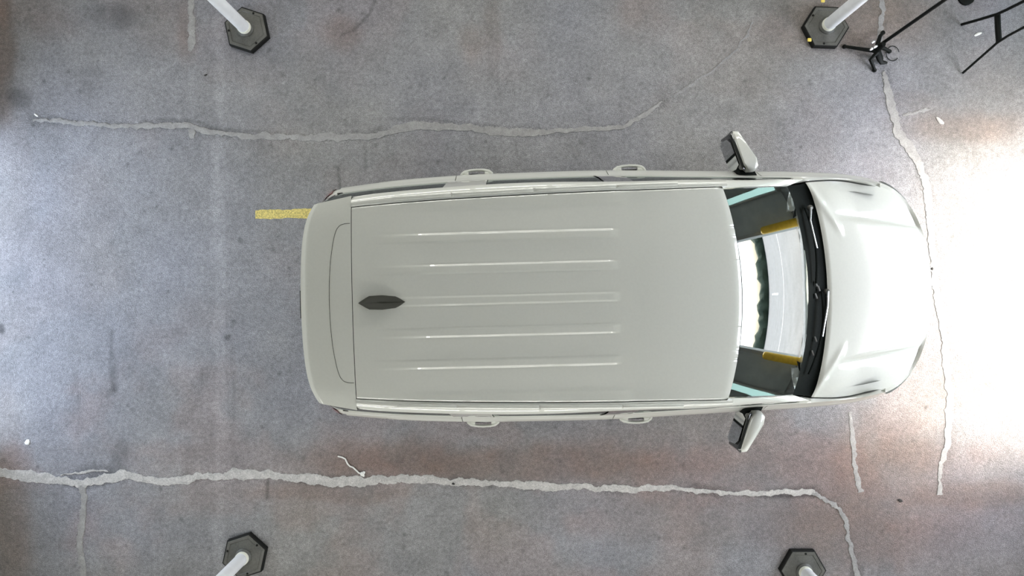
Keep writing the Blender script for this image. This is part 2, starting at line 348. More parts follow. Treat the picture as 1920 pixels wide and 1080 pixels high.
# wall lamps: 4-ft tubes in a row along each side wall, tilted down to the lane, plus an added fill row below
LY = 3.6
def tube_lamp():
    t = thing('wall_lamp', 'linear lamp', 'lamp')
    MB().box((0, 0, 0), (.96, .24, .1), .02).build('housing', M['beam'], t)
    for s in (-.35, .35): MB().box((s, .0, .2), (.03, .03, .32)).build('bracket', M['beam'], t)
    return t
def copy_tree(o, parent=None):
    c = o.copy(); COL.objects.link(c); c.parent = parent
    for ch in list(o.children): copy_tree(ch, c)
    return c
t0 = tube_lamp(); first = True
for row, LZ, LT, pw, wd in (('upper', 3.5, 60, TUBE_POWER, .12), ('added lower', 2.0, 88, LOW_FILL_POWER, .16)):  # bottom row is added to brighten the car's sides
    ld = bpy.data.lights.new('tube_light', 'AREA'); ld.shape = 'RECTANGLE'; ld.size = .93; ld.size_y = wd; ld.energy = pw; ld.color = (1, .985, .93)
    for s in (1, -1):
        side = 'left' if s > 0 else 'right'
        for k in range(9):
            x = -4.16+1.0*k
            t = t0 if first else copy_tree(t0); first = False
            t.location = (x, s*LY, LZ); t.rotation_euler = (-s*R(LT), 0, 0)
            t['label'] = f'white linear lamp in the {row} row on the {side} wall'; t['group'] = f'linear lamps in the {row} row on the {side} wall'
            lo = bpy.data.objects.new('tube_light', ld); COL.objects.link(lo)
            lo.location = (x, s*(LY-.056*math.sin(R(LT))), LZ-.056*math.cos(R(LT))); lo.rotation_euler = (-s*R(LT), 0, 0)
# upright light boxes and bollards on each side of the front opening
def upright(y, label):
    t = thing('light_box', label, 'lamp', (WALLX-.1, y, .15))
    MB().box((.03, 0, 1.4), (.1, .30, 2.8), .02).build('housing', M['beam'], t)
    MB().box((-.035, 0, 1.4), (.04, .2, 2.66), .015).build('diffuser', M['lampt'], t); t.location.z = .15
    MB().box((.03, 0, -.06), (.1, .2, .18)).build('bracket', M['beam'], t)
upright(2.7, 'tall pale teal light box on the front wall, left of the opening'); upright(-2.7, 'tall pale teal light box on the front wall, right of the opening')
for s, lab in ((1, 'left'), (-1, 'right')):
    t = thing('bollard', f'yellow steel bollard at the {lab} jamb of the front opening', 'bollard', (WALLX-.35, s*(OPEN_W+.02), 0), 0)
    MB().lathe([(.10, 0), (.10, 1.35), (.085, 1.41), (.05, 1.445), (0, 1.455)], n=24).build('post', M['yellow'], t)
    MB().lathe([(.19, 0), (.19, .012), (.11, .02)], n=24).build('base_plate', M['beam'], t)

# ------------------------------------------------------------------ lane posts
def hexpts(r, rot, z, cx=0, cy=0): return [(cx+r*math.cos(rot+k*math.pi/3), cy+r*math.sin(rot+k*math.pi/3), z) for k in range(6)]
def post(px, py, rot, label, tags=()):
    x, y = G(px, py, .05)
    t = thing('lane_post', label, 'post', (x, y, 0), 0, 'white lane posts on hexagonal rubber bases')
    mb = MB(); prof = [(.212, .05), (.205, .058), (.178, .060), (.172, .055), (.12, .064), (.085, .078), (.07, .08)]
    mb.lathe(prof, n=6, rot=rot); rb_ = mb.build('rubber_base', M['rubber'], t, smooth=20)
    MB().lathe([(.2, 0), (.222, 0), (.222, .046), (.212, .0545), (.206, .0545)], n=6, rot=rot).build('rim', M['rimblack'], rb_, smooth=20)  # side faces coloured darker than the top to stand for their shade
    for k in range(3):
        a = rot+.4+k*2.1; MB().lathe([(0, .0), (.012, .0), (.010, .006), (0, .006)], (.165*math.cos(a), .165*math.sin(a), .057), 8).build('stud', M['rimblack'], rb_, smooth=20)
    MB().lathe([(.082, .07), (.082, .085), (.072, .095), (.066, .1)], n=24).build('collar', M['rubber'], t)
    MB().lathe([(.0, .06), (.064, .06), (.064, .125), (.060, .135)], n=28).build('foot_ring', M['postend'], t)
    MB().lathe([(.0, .1), (.0585, .1), (.056, .6), (.054, 1.02), (.045, 1.06), (0, 1.07)], n=28).build('tube', M['post'], t)
    for z in (.88, .98): MB().lathe([(.0565, z), (.0575, z+.002), (.057, z+.09), (.0555, z+.092)], n=28).build('reflective_band', M['reflective'], t)
    g = MB().tube([(-.03, 0, 1.05), (-.03, 0, 1.1), (0, 0, 1.125), (.03, 0, 1.1), (.03, 0, 1.05)], .01, 8).build('grab_loop', M['postend'], t)
    for (tx, ty) in tags:
        gx, gy = G(tx, ty, .03); MB().box((gx-x, gy-y, .062), (.038, .034, .014), .006).build('yellow_tag', M['tag'], t)
post(462, 55, R(42), 'white lane post on a dark hexagonal base, near the top edge left of centre')
post(1549, 50, R(-2), 'white lane post whose hexagonal base carries two small yellow tags', [(1540, 4), (1515, 77)])
post(458, 1043, R(18), 'white lane post on a dark hexagonal base, behind the car near the bottom edge')
post(1506, 1070, R(60), 'white lane post cut by the bottom edge, front right of the car')

# ------------------------------------------------------------------ black stand, tripod
x0, y0 = G(1645, 92, .05)
t = thing('tripod_stand', 'small black tripod with bright clamps and one thin upright pole', 'tripod', (x0, y0, 0))
def rel(px, py, z): a, b = G(px, py, z); return (a-x0, b-y0, z)
for i, pts in enumerate([[rel(1646, 96, .09), rel(1615, 92, .06), rel(1584, 87, .015)], [rel(1645, 98, .09), rel(1632, 112, .06), rel(1640, 131, .015)],
            [rel(1650, 88, .09), rel(1660, 92, .05), rel(1668, 96, .015)], [rel(1645, 85, .10), rel(1650, 68, .07), rel(1656, 61, .02)]]):
    l = MB().tube(pts, [.022, .018, .014], 8).build('leg', M['steel'], t)
    MB().lathe([(0, -.014), (.02, -.014), (.021, .0), (.012, .012), (0, .012)], pts[-1], 10).build('rubber_foot', M['steel'], l)
MB().tube([rel(1645, 97, .08), rel(1650, 110, .06), rel(1653, 117, .04), rel(1663, 118, .03)], [.035, .034, .024, .012], 10, .6).build('brace', M['steel'], t)
MB().lathe([(.0, .05), (.035, .05), (.038, .1), (.03, .17), (.02, .2), (0, .2)], (rel(1646, 90, .1)[0], rel(1646, 90, .1)[1], 0), 14).build('hub', M['steel'], t)
for q in ((1637, 79, .17), (1634, 92, .17), (1641, 88, .2)):
    MB().tube([rel(q[0]-3, q[1]+2, q[2]), rel(q[0]+1, q[1]-1, q[2]), rel(q[0]+4, q[1]-2, q[2])], [.009, .014, .008], 8).build('clamp', M['clamp'], t)
pb = rel(1649, 85, .08); MB().tube([(pb[0], pb[1], .08), (pb[0]+.005, pb[1]+.02, .9), (pb[0]+.01, pb[1]+.04, 1.75)], [.016, .015, .012], 10).build('pole', M['steel'], t)
c0 = rel(1674, 100, .01); MB().tube([(c0[0]+.062*math.cos(a), c0[1]+.062*math.sin(a)*1.15, .008) for a in np.linspace(.2, 5.6, 20)], .0035, 6).build('cable_loop', M['steel'], t)

x0, y0 = G(1850, 60, .2)
t = thing('easel_stand', 'black tubular easel stand with a short crossbar in the top right corner', 'stand', (x0, y0, 0))
legA = [(1803, 46, .012), (1835, 37, .18), (1868, 27, .36), (1885, 19.5, .5), (1920, 2, .72)]; legB = [(1805, 137, .012), (1838, 108, .18), (1870, 80, .36), (1890, 67, .5), (1920, 51, .72)]
A = [rel(*p) for p in legA]; B = [rel(*p) for p in legB]
topA = (A[-1][0], A[-1][1], 1.35); topB = (B[-1][0], B[-1][1], 1.35)
MB().tube(A+[topA], .0135, 8).build('leg', M['steel'], t); MB().tube(B+[topB], .0115, 8).build('leg', M['steel'], t)
MB().tube([rel(1870, 27, .36), rel(1871, 52, .36), rel(1873, 78, .36)], .024, 8).build('crossbar', M['steel'], t)
MB().tube([topA, (topA[0], (topA[1]+topB[1])/2, 1.4), topB], .0135, 8).build('top_bar', M['steel'], t)
ra = rel(1812, -6, .012); MB().tube([ra, (A[-1][0]+.05, A[-1][1]+.3, .7), (topA[0], topA[1]-.1, 1.38)], .012, 8).build('leg', M['steel'], t)
MB().lathe([(.08, -.01), (.08, .01), (.05, .02), (0, .02)], (ra[0], ra[1], .01), 16).build('foot_pad', M['steel'], t)

# ------------------------------------------------------------------ small litter
sp = [(634, 855), (642, 857), (648, 860), (652, 869), (657, 874), (662, 875.5), (668, 881), (673, 886), (680, 888)]
x0, y0 = G(660, 872); t = thing('white_cord', 'short wavy white cord with a knotted end lying beside the long crack', 'cord', (x0, y0, 0))
P = [(*G(*p), .010) for p in sp]; P = [(p[0]-x0, p[1]-y0, p[2]) for p in P]
MB().tube(P, .0075, 8).build('strand', M['white'], t)
mb = MB()
for dx, dy, r in ((0, 0, .022), (.014, .014, .014), (.01, -.018, .012), (-.014, .004, .012)):
    mb.lathe([(0, -r*.6), (r*.8, -r*.4), (r, 0), (r*.7, r*.5), (0, r*.65)], (P[-1][0]+dx, P[-1][1]+dy, r*.6+.002), 7)
mb.build('knot', M['white'], t)
def lump(name, px, py, l, w, h, rot, m, label, cat, seed, group=None):
    r = random.Random(seed); x, y = G(px, py); t = []
    mb = MB(); n = 9
    prof = [(0, 0), (.8, 0), (1, .35), (.75, .8), (.3, 1), (0, 1.0)]
    vs = []; js = [r.uniform(.7, 1.15) for _ in range(n)]
    mb.lathe(prof, n=n); mb.v = [(p[0]*l*js[i % n], p[1]*w*js[i % n], p[2]*h) for i, p in enumerate(mb.v)]
    c, s_ = math.cos(rot), math.sin(rot); mb.v = [(p[0]*c-p[1]*s_, p[0]*s_+p[1]*c, p[2]) for p in mb.v]
    o = mb.build(name, m, None, smooth=30); o.location = (x, y, .0015); tag(o, label, cat, group); return o
lump('paper_scrap', 52, 829, .032, .026, .012, .4, M['white'], 'crumpled white scrap at the far left above the long crack', 'litter', 1)
lump('pale_chip', 68, 216, .022, .01, .006, -.7, M['white'], 'tiny white chip in the upper left above the faded crack', 'litter', 2)
lump('pale_chip', 1762, 227, .06, .022, .008, -.7, M['pale'], 'pale elongated chip on the brown patch, upper right', 'litter', 3)
lump('pale_chip', 1833, 64, .05, .014, .006, .4, M['white'], 'white sliver between the feet of the black easel stand', 'litter', 4)
lump('pebble', 850, 907, .014, .012, .01, 0, M['stone'], 'black pebble lying in the long light crack below the car', 'pebble', 5)
lump('pebble', 1687, 938, .028, .016, .014, -.5, M['stone'], 'dark pebble at the lower right end of the long crack', 'pebble', 6)
lump('pebble', 1747, 504, .018, .016, .012, 0, M['stone'], 'dark pebble in the glare ahead of the car', 'pebble', 7)
lump('pebble', 386, 141, .02, .009, .01, .3, M['stone'], 'dark pebble in the upper left, below the left lane post', 'pebble', 8)

# ================================================================== the car
car = thing('car', 'large white sport utility vehicle parked in the lane, seen from above', 'car', (0, -.075, 0), R(1.5))
WT = [(-1.36, .925), (-1.1, .955), (-.4, 1.0), (.2, 1.012), (.8, 1.012), (1.4, .992), (2.0, .97), (2.35, .955), (2.75, .92), (2.92, .885)]
def w(x): return sm(x, WT)
RT = [(-1.42, .655), (-1.33, .70), (-1.08, .735), (-.35, .785), (.2, .798), (.8, .79), (1.46, .79)]
def rr(x): return sm(x, RT)
DT = [(-1.42, .63), (-1.05, .658), (0, .70), (.7, .715), (1.1, .722), (1.55, .735)]
def dd(x): return sm(x, DT)
ZC = [(-1.45, 1.835), (-1.1, 1.885), (-.5, 1.92), (.3, 1.935), (.9, 1.925), (1.3, 1.895), (1.58, 1.855)]
def zc(x): return sm(x, ZC)
def zr(x, y): return zc(x)-.042*(y/dd(x))**2
ZB = 1.2
PROF = [(.32, -.10), (.38, -.045), (.48, -.025), (.62, -.03), (.78, -.022), (.90, -.004), (.98, 0), (1.04, -.004), (1.09, -.022), (1.13, -.045), (1.165, -.058), (1.2, -.075)]
def yo(z): return ip(z, PROF)
AX = (-.55, 2.52); RW = .47
def zlow(x):
    z = .32
    for a in AX:
        d = abs(x-a)
        if d < RW: z = max(z, .40+math.sqrt(RW*RW-d*d))
    return z
def side_panel(name, x0, x1, s, m, fl=None):
    xs = np.linspace(x0, x1, max(3, int((x1-x0)/.035))); rows = []
    for x in xs:
        zl = zlow(x); row = [(x, s*(w(x)+yo(max(zl, .32))-.07), zl+.0)]
        zs = [zl+(ZB-zl)*t for t in np.linspace(0, 1, 15)]
        for z in zs: row.append((x, s*(w(x)+yo(z)+(.012 if (z-zl) < .05 and zl > .34 else 0)), z))
        rows.append(row)
    rows[0:0] = [[(p[0], p[1]-s*.03, p[2]) for p in rows[0]]]; rows.append([(p[0], p[1]-s*.03, p[2]) for p in rows[-1]])
    return MB().grid(rows, flip=(s > 0)).build(name, m, car, 40)
XG = .0035
for s in (1, -1):
    side_panel('rear_quarter', -1.345, -.42-XG, s, M['paint'])
    d1 = side_panel('rear_door', -.42+XG, .78-XG, s, M['paint'])
    d2 = side_panel('front_door', .78+XG, 1.98-XG, s, M['paint'])
    side_panel('front_fender', 1.98+XG, 2.90, s, M['paint'])
    for d, hx in ((d1, -.26), (d2, .98)):
        yb = w(hx)
        pts = [(hx+a, s*(yb+b), .985) for a, b in ((-.135, -.012), (-.12, .006), (-.095, .022), (-.055, .033), (0, .038), (.055, .035), (.095, .025), (.12, .008), (.135, -.012))]
        mb = MB(); mb.tube(pts, [.008, .014, .016, .0125, .0115, .0125, .016, .014, .008], 10, 1.6)
        for q in (-1, 1):      # mounting pads at both ends
            mb.tube([(hx+q*.066, s*(yb+.008), .985), (hx+q*.09, s*(yb+.008), .985), (hx+q*.115, s*(yb+.003), .985)], [.017, .018, .010], 10, 1.4)
        mb.build('handle', M['paint'], d)
        MB().box((hx, s*(yb+.001), .985), (.12, .006, .05), .002).build('handle_gap_shade', M['black'], d)  # black patch: shade of the gap behind the handle put into colour
    # sill and chrome-like belt moulding
    rows = [[(x, s*(w(x)-.10), .30), (x, s*(w(x)-.03), .30), (x, s*(w(x)-.03), .33), (x, s*(w(x)-.10), .34)] for x in np.linspace(-.05, 2.0, 20)]
    MB().grid(rows, flip=(s > 0)).build('sill', M['black'], car)
    xs = np.linspace(-1.30, 2.22, 70)
    def beltrow(x):
        y = w(x)-.077; return [(x, s*(y+.004), 1.197), (x, s*(y+.0), 1.208), (x, s*(y-.007), 1.210), (x, s*(y-.011), 1.204)]
    MB().grid([beltrow(x) for x in xs if -.1 <= x or x <= -.45], flip=(s > 0)).build('belt_moulding', M['paint'], car, 50)

# side glass and pillars
TOPZ = [(-1.42, 1.765), (-1.0, 1.80), (0, 1.825), (1.2, 1.81), (1.45, 1.775), (1.7, 1.60), (2.0, 1.38), (2.24, 1.215)]
TOPY = [(-1.42, .655), (-1.33, .69), (-1.08, .725), (-.35, .775), (.2, .788), (.8, .782), (1.45, .783), (1.7, .80), (2.0, .832), (2.24, .857)]
def gp(x, t, s, off=0):
    zt = ip(x, TOPZ); yt = sm(x, TOPY); yb = w(x)-.086
    z = ZB+.0+(zt-ZB)*t; y = yb+(yt-yb)*(t**1.25); return (x, s*(y+off), z)
def side_glass(name, x0, x1, s, m, off=0, n=14):
    return MB().grid([[gp(x, t, s, off) for t in np.linspace(0, 1, 9)] for x in np.linspace(x0, x1, n)], flip=(s > 0)).build(name, m, car, 60)
for s in (1, -1):
    side_glass('quarter_glass', -1.30, -.46, s, M['sglass']); side_glass('side_window', -.16, .66, s, M['sglass'])
    side_glass('side_window', .86, 2.2, s, M['sglass'], n=24)
    side_glass('rear_pillar', -.46, -.16, s, M['paint'], .006, 6); side_glass('centre_pillar', .66, .86, s, M['gloss'], .006, 5)
    side_glass('tail_pillar', -1.325, -1.30, s, M['gloss'], .003, 4)
    # A pillar
    rows = []
    for k in range(13):
        f = k/12; xo = 1.40+f*.92; zo = ip(xo, TOPZ) if xo < 2.24 else 1.215-(xo-2.24)*.2
        yo_ = sm(min(xo, 2.24), TOPY)+.008
        xi = 1.47+f*.66; u = f; zi = 1.825+(1.315-1.825)*f-.03*math.sin(f*3.14)*-1; yi = .728+f*.075
        rows.append([(xo, s*(yo_-.002), zo-.02), (xo, s*(yo_+.004), zo), (xo*.75+xi*.25, s*(yo_*.8+yi*.2), zo*.6+zi*.4+.014), (xi*.75+xo*.25, s*(yi*.75+yo_*.25), zi*.8+zo*.2+.012), (xi, s*(yi-.004), zi+.004), (xi, s*(yi-.004), zi-.02)])
    MB().grid(rows, flip=(s < 0)).build('front_pillar', M['paint'], car, 50)
    # roof side rail (gutter to outer edge)
    rows = []
    for x in np.linspace(-1.085, 1.50, 70):
        a = dd(x)+.004; b = rr(x); ze = zr(x, dd(x)); zo = ip(x, TOPZ)
        a -= .002; L = b-a; row = [(x, s*a, ze-.014), (x, s*(a+.003), ze-.002), (x, s*(a+L*.18), ze+.004), (x, s*(a+L*.4), ze+.002), (x, s*(a+L*.62), ze-.010), (x, s*(a+L*.82), ze-.028), (x, s*(a+L*.95), (ze-.05+zo)/2+.0), (x, s*b, zo+.0), (x, s*(b-.012), zo-.012)]
        rows.append(row)
    MB().grid(rows, flip=(s > 0)).build('roof_side', M['paint'], car, 50)
    # raised bulge shaped after the roof-edge highlight, split where that breaks
    for (a0, a1) in ((-.80, -.395), (-.385, .165), (.175, .725), (.735, 1.15)):
        rows = []
        for x in np.linspace(a0, a1, 16):
            y = dd(x)+.033; z = zr(x, dd(x))+.001; e = min(1, (x-a0)/.02+.3, (a1-x)/.02+.3); g_ = ss(-.85, -.5, x)
            h = (.004+.012*g_)*e
            rows.append([(x, s*(y-.017), z-.004), (x, s*(y-.013), z+h*.7), (x, s*(y-.004), z+h), (x, s*(y+.006), z+h*.9), (x, s*(y+.014), z+h*.4), (x, s*(y+.02), z-.008)])
        MB().grid(rows, flip=(s > 0)).build('roof_edge_bulge', M['paint'], car, 60)
    # dark gutter line
    MB().grid([[(x, s*(dd(x)-.006), zr(x, dd(x))-.008), (x, s*(dd(x)+.012), zr(x, dd(x))-.010)] for x in np.linspace(-1.08, 1.42, 30)], flip=(s > 0)).build('gutter', M['black'], car)

# roof with pressed ribs
def hdr(u): return 1.575-.095*u*u-.01*u**4
RIBS = (-.426, -.213, 0, .213, .426)
YR = sorted(set([round(float(v_), 5) for v_ in np.linspace(-1, 1, 121)]))
RP = lambda d: ip(d, [(0, 1), (.0195, 1), (.0215, .93), (.0335, .07), (.0355, 0), (1, 0)])
rows = []
xs_n = np.concatenate([np.linspace(0, 1, 100)])
for f in xs_n:
    row = []
    xa = -1.0815
    pts = [(u*1.0, None) for u in YR]
    for (u, _) in pts + [(None, yc+sg*q) for yc in RIBS for sg in (1, -1) for q in (.0195, .0215, .0245, .0275, .0305, .0335, .0355)]:
        if u is None:
            yv = _; u = yv/.71
        else: yv = None
        xb = hdr(u); x = xa+(xb-xa)*f; y = u*(dd(x)-.001) if yv is None else yv
        if yv is not None: u = y/(dd(x)-.001)
        z = zr(x, y)
        g_ = ss(-1.0, -.45, x)*(1-ss(.69, .705, x))
        for yc in RIBS:
            d = abs(y-yc); z += .0085*g_*RP(d)
        g2 = ss(-.95, -.35, x)*(1-ss(.74, .80, x)); ed = .625
        z += .006*g2*ss(ed-.012, ed+.012, abs(y))
        z -= .0*f
        e = ss(1.0, .985, abs(u)); z -= .006*(1-e)
        if f > .985: z -= .012*(f-.985)/.015
        row.append((x, y, z))
    row.sort(key=lambda p: p[1]); rows.append(row)
MB().grid(rows, flip=False).build('roof', M['paint'], car, 60)
# inner roof liner (dark, closes the cabin against light)
MB().grid([[(x, u*(rr(min(x, 1.4))-.03), zr(x, u*dd(x))-.05) for u in np.linspace(-1, 1, 9)] for x in np.linspace(-1.38, 1.45, 12)]).build('headliner', M['black'], car)

# rear spoiler panel with its lamp outline
def spx(u): return -1.455+.03*abs(u)**2+.067*abs(u)**6      # rear edge
rows = []
SW = lambda f: .738-(1-f)*.048
for f in np.linspace(0, 1, 26):
    row = []
    for u in np.linspace(-1, 1, 61):
        xr_ = spx(u); x = xr_+(-1.086-xr_)*f; y = u*SW(f)
        z = zc(x)-.042*(y/.66)**2-.02*max(0, abs(u)-.85)/.15*.6; z -= .016*(1-ss(0, .12, f))
        row.append((x, y, z))
    rows.append(row)
sp_ = MB().grid(rows)
lip = [[(p[0], p[1], p[2]) for p in rows[0]], [(p[0]+.006, p[1]*.997, p[2]-.03) for p in rows[0]], [(p[0]+.10, p[1]*.96, p[2]-.045) for p in rows[0]]]
sp_.grid(lip, flip=True)
for sgn in (0, -1):
    e = [r_[sgn] for r_ in rows]; sp_.grid([[p for p in e], [(p[0], p[1]*.99, p[2]-.035) for p in e]], flip=(sgn == 0))
spoiler = sp_.build('spoiler', M['paint'], car, 50)
MB().grid([[(x, u*(rr(-1.08)-.006), zr(-1.082, u*.66)-.02-.02*max(0, abs(u)-.9)/.1) for u in np.linspace(-1, 1, 21)] for x in (-1.095, -1.070)]).build('roof_seam', M['black'], car)
def on_sp(x, y): 
    return zc(x)-.042*(y/.66)**2
gl = [(-1.09, .545), (-1.13, .545), (-1.165, .535), (-1.19, .505), (-1.21, .44), (-1.232, .30), (-1.243, .15), (-1.246, 0)]
gl = gl+[(a, -b) for a, b in gl[-2::-1]]
g2 = []
for a, b in zip(gl[:-1], gl[1:]):
    for k in range(6): t_ = k/6; g2.append((a[0]+(b[0]-a[0])*t_, a[1]+(b[1]-a[1])*t_))
g2.append(gl[-1]); g2 = np.array(g2); kk = np.ones(5)/5; gx = np.convolve(np.pad(g2[:, 0], 2, 'edge'), kk, 'valid'); gy = np.convolve(np.pad(g2[:, 1], 2, 'edge'), kk, 'valid')
MB().tube([(a, b, on_sp(a, b)-.0003) for a, b in zip(gx, gy)], .0019, 6).build('lamp_outline', M['fin'], spoiler)

# shark-fin antenna
mb = MB(); rows = []
for f in np.linspace(0, 1, 15):
    x = -1.035+.315*f; wd = ip(f, [(0, .006), (.1, .026), (.2, .046), (.5, .050), (.8, .040), (.93, .018), (1, .003)]); hh = ip(f, [(0, .035), (.1, .062), (.25, .068), (.5, .052), (.8, .03), (1, .006)])
    zb = zc(x); rows.append([(x, wd, zb-.004), (x, wd*.93, zb+hh*.22), (x, wd*.5, zb+hh*.5), (x, wd*.15, zb+hh*.93), (x, 0, zb+hh), (x, -wd*.15, zb+hh*.93), (x, -wd*.5, zb+hh*.5), (x, -wd*.93, zb+hh*.22), (x, -wd, zb-.004)])
an = mb.grid(rows).build('antenna', M['fin'], car, 50); an['label'] = 'dark grey shark-fin antenna'

# windscreen
def ws(u, v):
    xt = hdr(u)+.004; zt = 1.846-.038*u*u; yt = u*.728
    xb = 2.262-.125*u*u-.012*u**6; zb = 1.325-.01*u*u; yb = u*.80
    x = xt+(xb-xt)*v; L_ = xb-xt; a = math.tan(R(31)); b = math.tan(R(41))   # slope grows downwards
    g0 = (a*v+(b-a)*v*v/2); g1 = a+(b-a)/2
    z = zt+(zb-zt)*g0/g1; return (x, yt+(yb-yt)*v, z)
wsr = [[ws(u, v_) for u in np.linspace(-1, 1, 49)] for v_ in np.linspace(0, 1, 25)]
MB().grid(wsr).build('windscreen', M['glass'], car, 80)
# black cowl and wipers
def hoodr(u): return 2.462-.125*u*u-.02*u**6
def cowl(u, v):
    p = ws(u, 1); xh = hoodr(u)+.01; yh = u*.835
    x = p[0]+(xh-p[0])*v; y = p[1]+(yh-p[1])*v; z = p[2]-.004+(1.20-p[2])*v-.03*math.sin(v*math.pi); return (x, y, z)
cw = MB().grid([[cowl(u, v_) for u in np.linspace(-1, 1, 41)] for v_ in np.linspace(0, 1, 7)]).build('cowl', M['black'], car, 50)
def wiper(u0, u1, v0, v1, bx):
    pts = [cowl(u0+(u1-u0)*t_, v0+(v1-v0)*t_) for t_ in np.linspace(0, 1, 14)]; pts = [(p[0]+bx*math.sin(math.pi*i/13), p[1], p[2]+.035) for i, p in enumerate(pts)]
    o = MB().tube(pts, .0085, 6, 1.3).build('wiper', M['black'], car)
    a = pts[0]; b = pts[7]
    MB().tube([(a[0]+.05, a[1], a[2]-.01), (a[0]+.03, (a[1]*2+b[1])/3, a[2]+.02), (b[0]+.002, b[1], b[2]+.014)], [.012, .009, .008], 8).build('wiper_arm', M['alloy'], o)
    MB().lathe([(0, 0), (.022, 0), (.02, .02), (0, .03)], (a[0]+.05, a[1], a[2]-.03), 12).build('pivot_cap', M['rubber'], o)
wiper(.78, .06, .45, .38, .02); wiper(-.02, -.80, .66, .45, .03)
for (yy, vv) in ((.055, .42), (.01, .55), (-.06, .4), (-.47, .5), (-.6, .45)):
    p = cowl(yy, vv); MB().tube([(p[0], p[1]+.02, p[2]+.012), (p[0]+.012, p[1]-.02, p[2]+.014)], .008, 6).build('washer_jet', M['clamp'], cw)

# hood
HW = [(2.30, .835), (2.6, .845), (2.8, .835), (2.95, .79), (3.1, .70), (3.2, .60), (3.3, .43), (3.38, .2)]
def hood_f(x):      # centre-line height: the slope grows steadily towards the nose
    sl = [(2.2, math.tan(R(2.5))), (2.45, math.tan(R(3.5))), (2.79, math.tan(R(8.9))), (3.3, math.tan(R(15))), (3.9, math.tan(R(17)))]
    n = 24; xs_ = np.linspace(2.45, x, n); v_ = np.interp(xs_, [q[0] for q in sl], [q[1] for q in sl]); return 1.222-float(np.sum((v_[1:]+v_[:-1])/2*np.diff(xs_)))
def hz(x, y):
    a = abs(y); cr = .555-.12*(x-2.55)
    k = min(a, cr)/.5; z = hood_f(x+.22*k**1.7)+(hood_f(2.45)-hood_f(2.45+.22*k**1.7))*.9
    t_ = float(np.clip((a-cr)/(.84-cr), 0, 1.2)); up = float(ss(2.46, 2.75, x))
    z -= .022*float(ss(cr-.010, cr+.026, a))*up; z -= .034*t_**2.2
    z += .014*math.exp(-((a-(.84-(x-2.3)*1.35))/.045)**2)*(1-float(ss(2.52, 2.62, x)))
    return float(z)
rows = []
FX = lambda u: 2.90+(3.37-2.90)*max(0, 1-abs(u)**2.1)**(1/2.1)
for f in np.linspace(0, 1, 70):
    row = []
    for u in np.linspace(-1, 1, 121):
        xa = hoodr(u); uu = u*.985; xb = 2.88+.47*max(0, 1-abs(uu)**2.2)**(1/2.2)
        x = xa+(xb-xa)*f; hw = .838+.012*math.sin(min(1, (x-2.3)/.5)*3.14)-.03*ss(2.6, 3.0, x)
        y = u*hw; z = hz(x, y)-(.012*(1-ss(0, .03, f)))
        row.append((x, y, z))
    rows.append(row)
MB().grid(rows).build('bonnet', M['paint'], car, 60)
# wing tops between bonnet and side
for s in (1, -1):
    rows = []
    for x in np.linspace(1.98, 2.92, 30):
        a = .846+.012*math.sin(max(0, min(1, (x-2.3)/.5))*3.14)-.03*ss(2.6, 3.0, x) if x > 2.3 else .80+.04*(x-1.98)/.3
        b = w(x)-.074; a = min(a, b-.004); zi = hz(max(x, 2.3), a)+.002 if x > 2.3 else 1.205; rows.append([(x, s*a, zi-.03), (x, s*(a+.003), zi), (x, s*(a*.6+b*.4), (zi*.6+1.2*.4)+.004), (x, s*b, 1.2)])
    MB().grid(rows, flip=(s > 0)).build('wing_top', M['paint'], car, 50)

# wrapped ends
def wrap(xj, yj, xe, z, n, K=41, half=1.0):
    out = []
    for k in range(K):
        th = -math.pi/2+math.pi*k/(K-1); c_, s_ = abs(math.cos(th)), math.sin(th)
        e = 2/n; out.append((xj+(xe-xj)*c_**e, yj*math.copysign(abs(s_)**e, s_), z))
    return out
FL = [(.30, 3.30, .80), (.36, 3.38, .84), (.55, 3.42, .865), (.72, 3.425, .87), (.86, 3.40, .885), (.96, 3.405, .885), (1.0, 3.40, .875), (1.03, 3.388, .86)]
nose = MB().grid([wrap(2.89, yj, xe, z, 2.15) for z, xe, yj in FL], flip=False); nose.build('front_bumper', M['paint'], car, 50)
top = [wrap(2.89, .86, 3.388, 1.03, 2.15)]
for xe, yj, dz in ((3.37, .835, -.012), (3.345, .82, -.006), (3.31, .78, -.03)):
    top.append([(p[0], p[1], max(1.0, hz(p[0], p[1])+dz)) for p in wrap(2.88, yj, xe, 1, 2.15)])
MB().grid(top).build('nose_panel', M['paint'], car, 50)
gr = MB().grid([[(p[0]+.008, p[1], p[2]) for p in wrap(2.89, .872, xe, z, 2.15)[12:29]] for z, xe in ((.58, 3.425), (.7, 3.428), (.86, 3.405), (.97, 3.405))]).build('grille', M['gloss'], car, 50)
for k in range(5):
    z = .62+.075*k; xe = ip(z, [(q[0], q[1]) for q in FL]); MB().tube([(p[0]+.014, p[1], z) for p in wrap(2.89, .872, xe, z, 2.15)[12:29]], .011, 6).build('grille_bar', M['chrome'], gr)
for s in (0, 1):
    a = [[(p[0]+.006, p[1]*1.006, p[2]) for p in wrap(2.89, yj, xe, z, 2.15)] for z, xe, yj in ((.80, 3.41, .88), (.90, 3.40, .885), (.985, 3.405, .886))]
    a = [r_[3:10] if s else r_[31:38] for r_ in a]; MB().grid(a).build('headlamp', M['clear'], car, 50)
RL = [(.32, -1.70, .85), (.40, -1.76, .89), (.60, -1.79, .91), (.72, -1.785, .915), (.76, -1.74, .915)]
MB().grid([wrap(-1.34, yj, xe, z, 2.15) for z, xe, yj in RL], flip=True).build('rear_bumper', M['paint'], car, 50)
TL = [(.76, -1.70, .905), (.92, -1.675, .92), (1.02, -1.66, .915), (1.10, -1.64, .895), (1.17, -1.615, .86), (1.2, -1.60, .835)]
